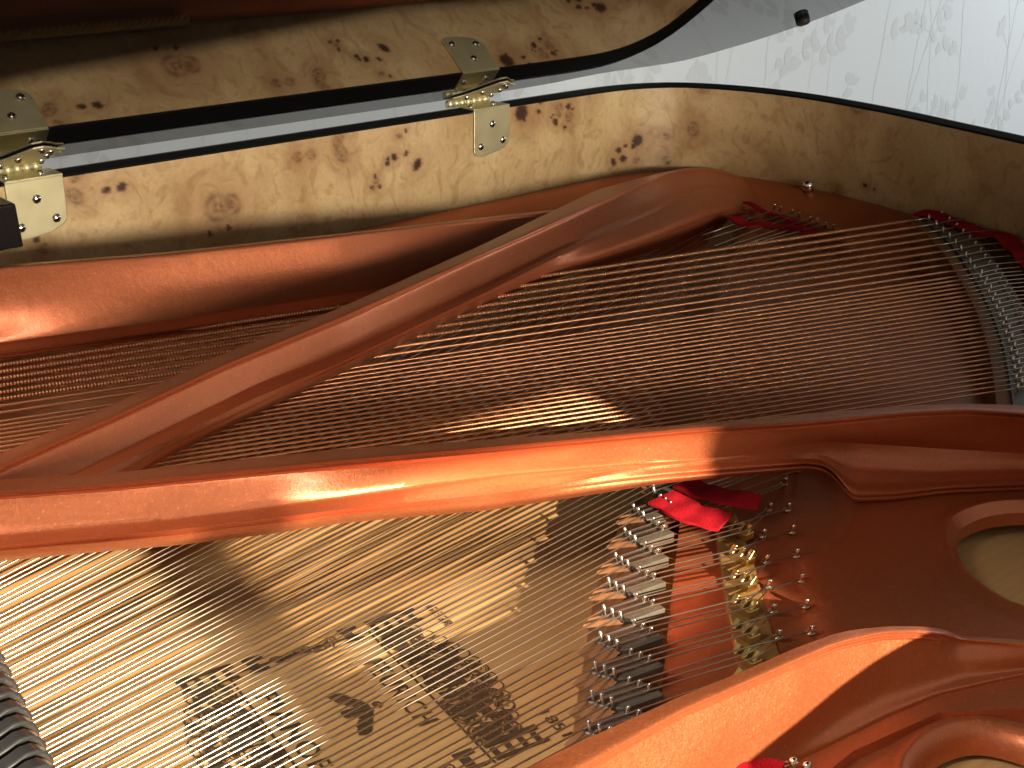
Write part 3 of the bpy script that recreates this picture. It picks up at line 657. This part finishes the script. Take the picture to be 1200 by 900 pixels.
# ------------------------------------------------------------------ decal on the soundboard
ZD = ZS+.0006
o0 = P(207, 803, ZD); eu = P(640, 862, ZD)-P(485, 714, ZD); eu[2] = 0; LU = np.linalg.norm(eu); eu /= LU
ev = np.array([-eu[1], eu[0], 0]); LV = (P(485, 714, ZD)-o0)@ev
if LV < 0: ev = -ev; LV = -LV
_zz = random.Random(2)
def uv(u, v, dz=0): return o0+eu*u+ev*v+np.array([0, 0, dz])
U, Vv = LU, LV
ink = []
def st(pts, w):
    p = np.array(pts, float); Vx = []; Fx = []; n = len(p); dz = _zz.random()*.0003
    for i in range(n):
        t = p[min(i+1, n-1)]-p[max(i-1, 0)]; t /= np.linalg.norm(t)+1e-12; nn = np.array([-t[1], t[0]])*w/2*(1 if not isinstance(w, np.ndarray) else 1)
        for sg in (1, -1):
            c = p[i]+nn*sg; Vx.append(uv(c[0], c[1], dz))
    for i in range(n-1): Fx.append((2*i, 2*i+1, 2*i+3, 2*i+2))
    ink.append((Vx, Fx))
def quad(u0, v0, u1, v1):
    dz = _zz.random()*.0003; ink.append(([uv(u0, v0, dz), uv(u1, v0, dz), uv(u1, v1, dz), uv(u0, v1, dz)], [(0, 1, 2, 3)]))
def spiral(u, v, r, a, turns=1.6, sg=1, w=.0006):
    t = np.linspace(0, 1, 22); g = a+sg*t*turns*2*math.pi; rr = r*(1-t*.85); st(np.stack([u+rr*np.cos(g), v+rr*np.sin(g)], 1), w)
RD = random.Random(5)
v0, v1 = Vv*.19, Vv*.76                     # inner panel
quad(.004, v0-.0016, U*1.02, v0-.0004); quad(.004, v1+.0004, U*1.02, v1+.0016)
quad(.004, v0, .0052, v1); quad(U, v0, U+.0012, v1)
# end bars of the frame
for ub in (-.004, U-.012):
    for a, b in ((0, .22), (.26, .34), (.38, .62), (.66, .74), (.78, 1.0)):
        if .36 < (a+b)/2 < .64:
            for q_ in range(9): spiral(ub+.008+RD.uniform(-.003, .003), Vv*(a+(b-a)*q_/8), .0034, RD.uniform(0, 6), 1.4, RD.choice([-1, 1]), .0008)
        else:
            w_ = Vv*(b-a); quad(ub, Vv*a, ub+.0036, Vv*b); quad(ub+.0115, Vv*a, ub+.0135, Vv*b)
            n_ = max(1, int(w_/.006))
            for q_ in range(n_): quad(ub+.0048, Vv*a+w_*q_/n_+.0012, ub+.0105, Vv*a+w_*(q_+.62)/n_)
# arches of scrollwork on both long sides
for side_, vb in ((1, v1+.002), (-1, v0-.002)):
    for i in range(260):
        u = RD.uniform(.010, U-.010); c = 1-((u-U/2)/(U/2))**2; hmax = (.010+.021*c) if side_ == 1 else (.010+.022*c)
        v = vb+side_*RD.uniform(.001, hmax); spiral(u, v, RD.uniform(.0016, .0040), RD.uniform(0, 6.3), RD.uniform(.7, 1.7), RD.choice([-1, 1]), RD.uniform(.0005, .0012))
    for i in range(13):
        u = U*(.12+.76*i/12); c = 1-((u-U/2)/(U/2))**2; v = vb+side_*(.011+.020*c); t = np.linspace(0, 2*math.pi, 15); st(np.stack([u+.0038*np.cos(t), v+.0038*np.sin(t)], 1), .0008)
        for q_ in range(3): st([(u-.0035+q_*.0035, vb+side_*.003), (u-.0035+q_*.0035, vb+side_*(.006+.006*c))], .0012)
# small winged emblem in the middle of the panel
uc, vc = U*.50, v0+(v1-v0)*.55
for sd_, n_ in ((-1, 9), (1, 12)):
    for i in range(n_):
        a_ = i/(n_-1); l_ = .0085-.003*abs(a_-.5); bu, bv = uc+sd_*(.003+.013*a_), vc+.006-.007*a_
        st([(bu, bv), (bu+sd_*.0015, bv-l_*.5), (bu+sd_*.0005, bv-l_)], .0009)
for i in range(5): st([(uc-.0025+i*.0012, vc+.006), (uc-.003+i*.0013, vc-.008)], .0009)
spiral(uc, vc+.009, .0026, 0, 1.2, 1, .001)
dec = (link('decal', *join(ink), INK, piano, smooth=False)); dec['kind'] = 'stuff'
def text(s, u, v, h, sp=1.15, wsc=1.0):
    c = bpy.data.curves.new('lettering', 'FONT'); c.body = s; c.size = h*1.37; c.space_character = sp; c.resolution_u = 3; c.extrude = .00005
    o = bpy.data.objects.new('lettering', c); me = bpy.data.meshes.new_from_object(o); bpy.data.objects.remove(o); bpy.data.curves.remove(c)
    me.materials.clear(); me.materials.append(INK)
    o = bpy.data.objects.new('lettering', me); COL.objects.link(o); o.parent = dec
    p = uv(u, v)+np.array([0, 0, .0001]); o.matrix_basis = Matrix(((eu[0]*wsc, ev[0], 0, p[0]), (eu[1]*wsc, ev[1], 0, p[1]), (0, 0, 1, p[2]), (0, 0, 0, 1)))
    w = max(v_.co.x for v_ in me.vertices); return o, w
def fit(s, u0_, u1_, v, h):
    o, w = text(s, u0_, v, h); k = (u1_-u0_)/w
    for r in range(2): o.matrix_basis[r][0] *= k
fit('FEURICH', U*.23, U*.70, v1-.0145, .0108); fit('PIANOFORTE', U*.22, U*1.12, v0+.0035, .0108)
fit('JULIUS', U*.30, U*.66, v1+.012, .0062)
fit('GEGR', -.001, U*.17, Vv+.006, .0055); fit('1851', U*.84, U*1.02, Vv+.006, .0060)
fit('LEIPZIG', U*.25, U*.72, v0-.016, .006)

# ------------------------------------------------------------------ dampers at the lower left
def damper(tip):
    dx = P(40, 0, ZT)*0; dv = (P(200, tip[1]-95, ZT)-P(tip[0], tip[1], ZT)); dv[2] = 0
    dv = tenor_dir.copy(); sd = np.array([dv[1], -dv[0], 0]); T_ = P(tip[0], tip[1], ZT+.006)
    prof = [(0, -.004), (.0008, .001), (-.0012, .0055), (-.005, .0088), (-.010, .0094), (-.016, .0078), (-.024, .0062), (-.036, .0058), (-.060, .0060), (-.095, .0062), (-.095, -.004)]
    ol = [T_+dv*a+np.array([0, 0, b]) for a, b in prof]
    r = link('damper', *prism(ol, sd*.0036, -sd*.0036), DAMP, piano, smooth=True); fix_normals(r); angle_smooth(r, 40); bevel(r, .0011, 3, 50)
    f = link('damper_felt', *box(T_-dv*.045+np.array([0, 0, -.0062]), (.085, .0058, .0042), [dv, sd, [0, 0, 1]]), simple_felt, r, smooth=False)
simple_felt = simple('white_felt', (.6, .58, .52), .9, bump=.5, scale=1200)
t0 = [t for t in tb_pins if t[0] == 3][0]; tenor_dir = t0[5]
for i in range(-1, 9): damper((9+8.0*i, 787+17.0*i))

# ------------------------------------------------------------------ hinges
ALPHA = math.radians(25.2); LN = np.array([0, -math.sin(ALPHA), -math.cos(ALPHA)]); LD = np.array([0, -math.cos(ALPHA), math.sin(ALPHA)])   # underside normal, up the lid
LQ = np.array([0, .0425, 0])                  # a point of the lid's underside plane
edge = np.array([0, .026, 0]); edge[2] = (LQ@LN-edge[1]*LN[1])/LN[2]      # lower edge of the lid underside
def screw(parent, p, n, r=.0036, m=CHROME):
    n = Vector(n).normalized(); mw = Matrix.Translation(Vector(p))@n.to_track_quat('Z', 'Y').to_matrix().to_4x4()
    pr = [(r, -.0006), (r, .0002), (r*.85, .0011), (r*.5, .0018), (0.0001, .0021)]
    V = []; Fc = []; k = 16
    for rr, z in pr:
        for i in range(k): g = 2*math.pi*i/k; V.append((rr*math.cos(g), rr*math.sin(g), z))
    for a in range(len(pr)-1):
        for i in range(k): Fc.append((a*k+i, a*k+(i+1) % k, (a+1)*k+(i+1) % k, (a+1)*k+i))
    o = link('screw', V, Fc, m, parent); o.matrix_basis = mw
    s = join([box((0, 0, .0019), (r*1.1, r*.22, .0008)), box((0, 0, .0019), (r*.22, r*1.1, .0008))]); 
    o2 = link('screw_slot', *s, SATIN, parent, smooth=False); o2.matrix_basis = mw
def hinge(x0, x1):
    w = x1-x0; c = (x0+x1)/2
    ol = [(x0, -.0006), (x1, -.0006), (x1, -.034), (x1-.004, -.0385), (x1-.013, -.0425), (x0+.012, -.0455), (x0+.003, -.0445), (x0, -.041)]
    V, Fc = prism([(x, -.0022, z+.001) for x, z in ol], (0, 0, 0), (0, .0021, 0)); lf = fix_normals(link('hinge', V, Fc, BRASS, piano, smooth=False)); bevel(lf, .0007, 2)
    V, Fc = box((c, .0095, .0011), (w, .023, .0018)); t = link('top_leaf', V, Fc, BRASS, lf, smooth=False); bevel(t, .0005, 2)
    n = 7
    for i in range(n):
        a = x0-.012+(w+.006)*i/n; b = x0-.012+(w+.006)*(i+.92)/n
        link('knuckle', *tube([(a, .0235, .0042), (b, .0235, .0042)], .0036, 14), BRASS, lf)
    # lid leaf with scalloped outer outline lying on the lid underside
    e = edge+LN*.0009; sc2 = []
    base = [(-.012, 0), (w-.008, 0), (w-.002, .006), (w-.006, .010), (w+.001, .015), (w-.004, .020), (w+.003, .026), (w-.004, .031), (w+.002, .036), (w-.006, .040), (w-.012, .046), (w-.020, .052), (w-.028, .050), (w-.032, .043), (.004, .028), (-.004, .018), (-.012, .012)]
    ol = [np.array([x0+a, 0, 0])+e+LD*b for a, b in base]
    ll = fix_normals(link('lid_leaf', *prism(ol, LN*0, LN*.0018), BRASS, lf, smooth=False)); bevel(ll, .0004, 1)
    for a, b in ((w-.008, .009), (w-.009, .024), (w-.010, .036), (w-.020, .045), (.004, .012), (.014, .024)):
        screw(lf, np.array([x0+a, 0, 0])+e+LD*b+LN*.0018, LN, .003)
    for fx, z in ((.5, -.0145), (.18, -.0345), (.80, -.0315)): screw(lf, (x0+w*fx, -.0022, z), (0, -1, 0))
    for fx, y in ((.12, .010), (.7, .008)): screw(lf, (x0+w*fx, y, .002), (0, 0, 1), .003)
hinge(-.4735, -.4285); hinge(-.0222, .0225)

# ------------------------------------------------------------------ lid
def on_lid(px, py):
    r = ray(px, py); return CAM+r*((LQ-CAM)@LN)/(r@LN)
E0 = [on_lid(x, y) for x, y in [(600, 106), (640, 99), (700, 87), (750, 79.5), (800, 71.5), (850, 58), (900, 43), (960, 22), (1015, 0)]]
def lidpt(x, b): return np.array([x, 0, 0])+edge+LD*b
lc = []
for p in E0: lc.append((p[0], (p-edge)@LD))
lc = [(-.74, 0), (-.4, 0), (0.0, 0)]+[q for q in lc if q[0] > .06]
lx, lb = lc[-1]
lc += [(lx+.012, lb+.10), (lx+.01, lb+.22), (lx-.02, lb+.34), (lx-.08, lb+.50), (lx-.2, lb+.65), (.0, .98), (-.3, 1.14), (-.5, 1.22), (-.74, 1.36)]
lcc = catmull(lc[:3], 6).tolist()[:-1]+catmull(lc[2:], 90).tolist()
ol = [lidpt(a, b) for a, b in lcc]
lid = fix_normals(link('lid', *prism(ol, LN*0, -LN*.022), LIDM, piano, smooth=False)); bevel(lid, .0012, 2)
bp_ = on_lid(940, 21); 
link('lid_bumper', *join([tube([bp_+LN*0, bp_+LN*.006, bp_+LN*.0075], [.0075, .0075, .005], 16)]), RUB, lid)

# ------------------------------------------------------------------ block at the left, cord, felts
c0 = PY(20, 238, -.045); c1 = PY(28, 291, -.045)
bx = [(c0[0]-.2, c0[2]), (c0[0]-.001, c0[2]), (c0[0]+.001, c1[2]+.001), (c0[0]-.2, c1[2])]
blk = link('end_block', *prism([(a, -.045, z) for a, z in bx], (0, 0, 0), (0, .041, 0)), SATIN, piano, smooth=False); fix_normals(blk); bevel(blk, .0015, 3)
cordc = []
for i in range(260):
    x = -.62+i*.0042; cordc.append(np.array([x, -.010, -.088]))
strand = []
for ph in (0, 2.1, 4.2):
    pts = []
    for i in range(225):
        x = -.62+i*.00155; g = i*.55+ph; zc = -.0835; pts.append((x, -.0125+.0022*math.cos(g), zc+.0022*math.sin(g)))
    strand.append(tube(pts, .0019, 6))
cord = link('cord', *join(strand), CORD); cord['label'] = 'golden braided cord lying in the gap along the burl rim'; cord['category'] = 'cord'

def felt(name, label, cen, wpx, z, amp, per, group=None, th=.0016):
    """a felt strip woven over and under the wires; cen is its centre line"""
    c = catmull([P(x, y, z) for x, y in cen], 60); V = []; n = len(c)
    for i in range(n):
        t = c[min(i+1, n-1)]-c[max(i-1, 0)]; t /= np.linalg.norm(t); s = np.cross(t, [0, 0, 1]); w = wpx/2*(1+.015*math.sin(i*.4))
        zz = amp*math.sin(2*math.pi*i/n*per); tw = .02*math.sin(i*.23)
        for a, b in ((-1, -.5), (1, -.5), (1, .5), (-1, .5)): V.append(c[i]+s*a*w+np.array([0, 0, zz+b*th+a*w*tw]))
    Fc = []
    for i in range(n-1):
        for k in range(4): a = i*4+k; b = i*4+(k+1) % 4; Fc.append((a, b, b+4, a+4))
    Fc += [(3, 2, 1, 0), tuple((n-1)*4+k for k in range(4))]
    o = fix_normals(link(name, V, Fc, FELT)); angle_smooth(o, 50)
    o['label'] = label; o['category'] = 'felt strip'; o['group'] = 'red felt strips woven between strings'; return o
felt('felt_strip', 'sunlit bright red felt strip woven through strings behind the tenor bridge', [(774, 583), (790, 590), (806, 600), (826, 606), (850, 612)], .022, ZT+.0016, .0003, 3.0)
felt('felt_strip', 'shaded dark red felt strip under the strut, behind the bright one', [(800, 566), (822, 575), (850, 582), (890, 588)], .018, ZT+.0004, .0004, 3.0)
felt('felt_strip', 'dull red felt strip crossing the few wires beside the diagonal strut', [(858, 254), (875, 262), (900, 264), (930, 268), (958, 270)], .014, -.0945, .0010, 3.)
felt('felt_strip', 'narrow red felt strip nearest the row of small pins by the diagonal strut', [(874, 237), (892, 246), (920, 256), (950, 268)], .007, -.0955, .0006, 2.)
felt('felt_strip', 'dark red felt strip curving behind the far end of the bass bridge', [(1076, 249), (1105, 255), (1135, 268), (1165, 274), (1185, 285), (1205, 305), (1225, 330)], .020, ZB-.0002, .0014, 5.)
felt('felt_strip', 'red felt piece nearest the tail rim in the right top of the strings', [(1122, 247), (1150, 250), (1175, 262), (1200, 272)], .012, ZB, .0012, 3.)
felt('felt_strip', 'red felt corner in the sun at the very bottom below the broad strut', [(870, 915), (900, 901), (915, 905)], .014, -.104, .001, 1.)
for x, y in ((930, 892), (946, 897)):
    b0 = P(x-4, y+14, -.118); d = P(x, y, -.102)-b0
    link('hitch_pin', *tube([b0, b0+d, b0+d*1.06], [.0020, .0020, .001], 12), CHROME, piano)
for dy in (0, 5):
    string_obj('tenor_string', [P(760, 945+dy*2, -.106), P(920, 893+dy, -.106), P(934, 892+dy, -.110)], .0006, STEEL, piano, sides=6)

# ------------------------------------------------------------------ added panels out of view, cut to shape the sunlight
WY = -1.9
def gobo(p):                                 # scene point -> point on the gobo plane along the sun ray
    t = (WY-LP[1])/(p[1]-LP[1]); q = LP+(np.array(p)-LP)*t; return q[0], q[2]
gr = gobo(P(856, 500, -.05))[0]; g1 = gobo(P(312, 560, -.055))[0]; g2 = gobo(P(218, 570, -.055))[0]; gt = gobo(P(600, 512, -.047))[1]+.001
gtl = gobo(P(100, 640, -.072))[1]; gl = g2-.75; gb = gt-.14
def gobo_panels():
    parts = []
    def slab(a, b, c, d): parts.append(box(((a+b)/2, WY, (c+d)/2), (b-a, .03, d-c)))
    slab(-1.9, g2, gtl, 1.1); slab(g2, g1, gb, 1.1); slab(g1, gr, gt, 1.1); slab(gr, .6, gb, 1.1); slab(-1.9, gl, gb, gtl)
    o = link('sun_gobo', *join(parts), GOBOM, smooth=False); o['kind'] = 'structure'
gobo_panels()
print('gobo', gl, g2, g1, gr, gb, gt)

sub_fix()
for o in COL.objects:
    if o.parent is not None and o.parent is not piano: pass
sc.render.engine = 'CYCLES'
sc.cycles.max_bounces = 8; sc.cycles.glossy_bounces = 5; sc.cycles.caustics_reflective = False; sc.cycles.caustics_refractive = False
sc.cycles.sample_clamp_indirect = 3
print('objects', len(COL.objects), 'tris', sum(len(o.data.polygons) for o in COL.objects if o.type == 'MESH'))
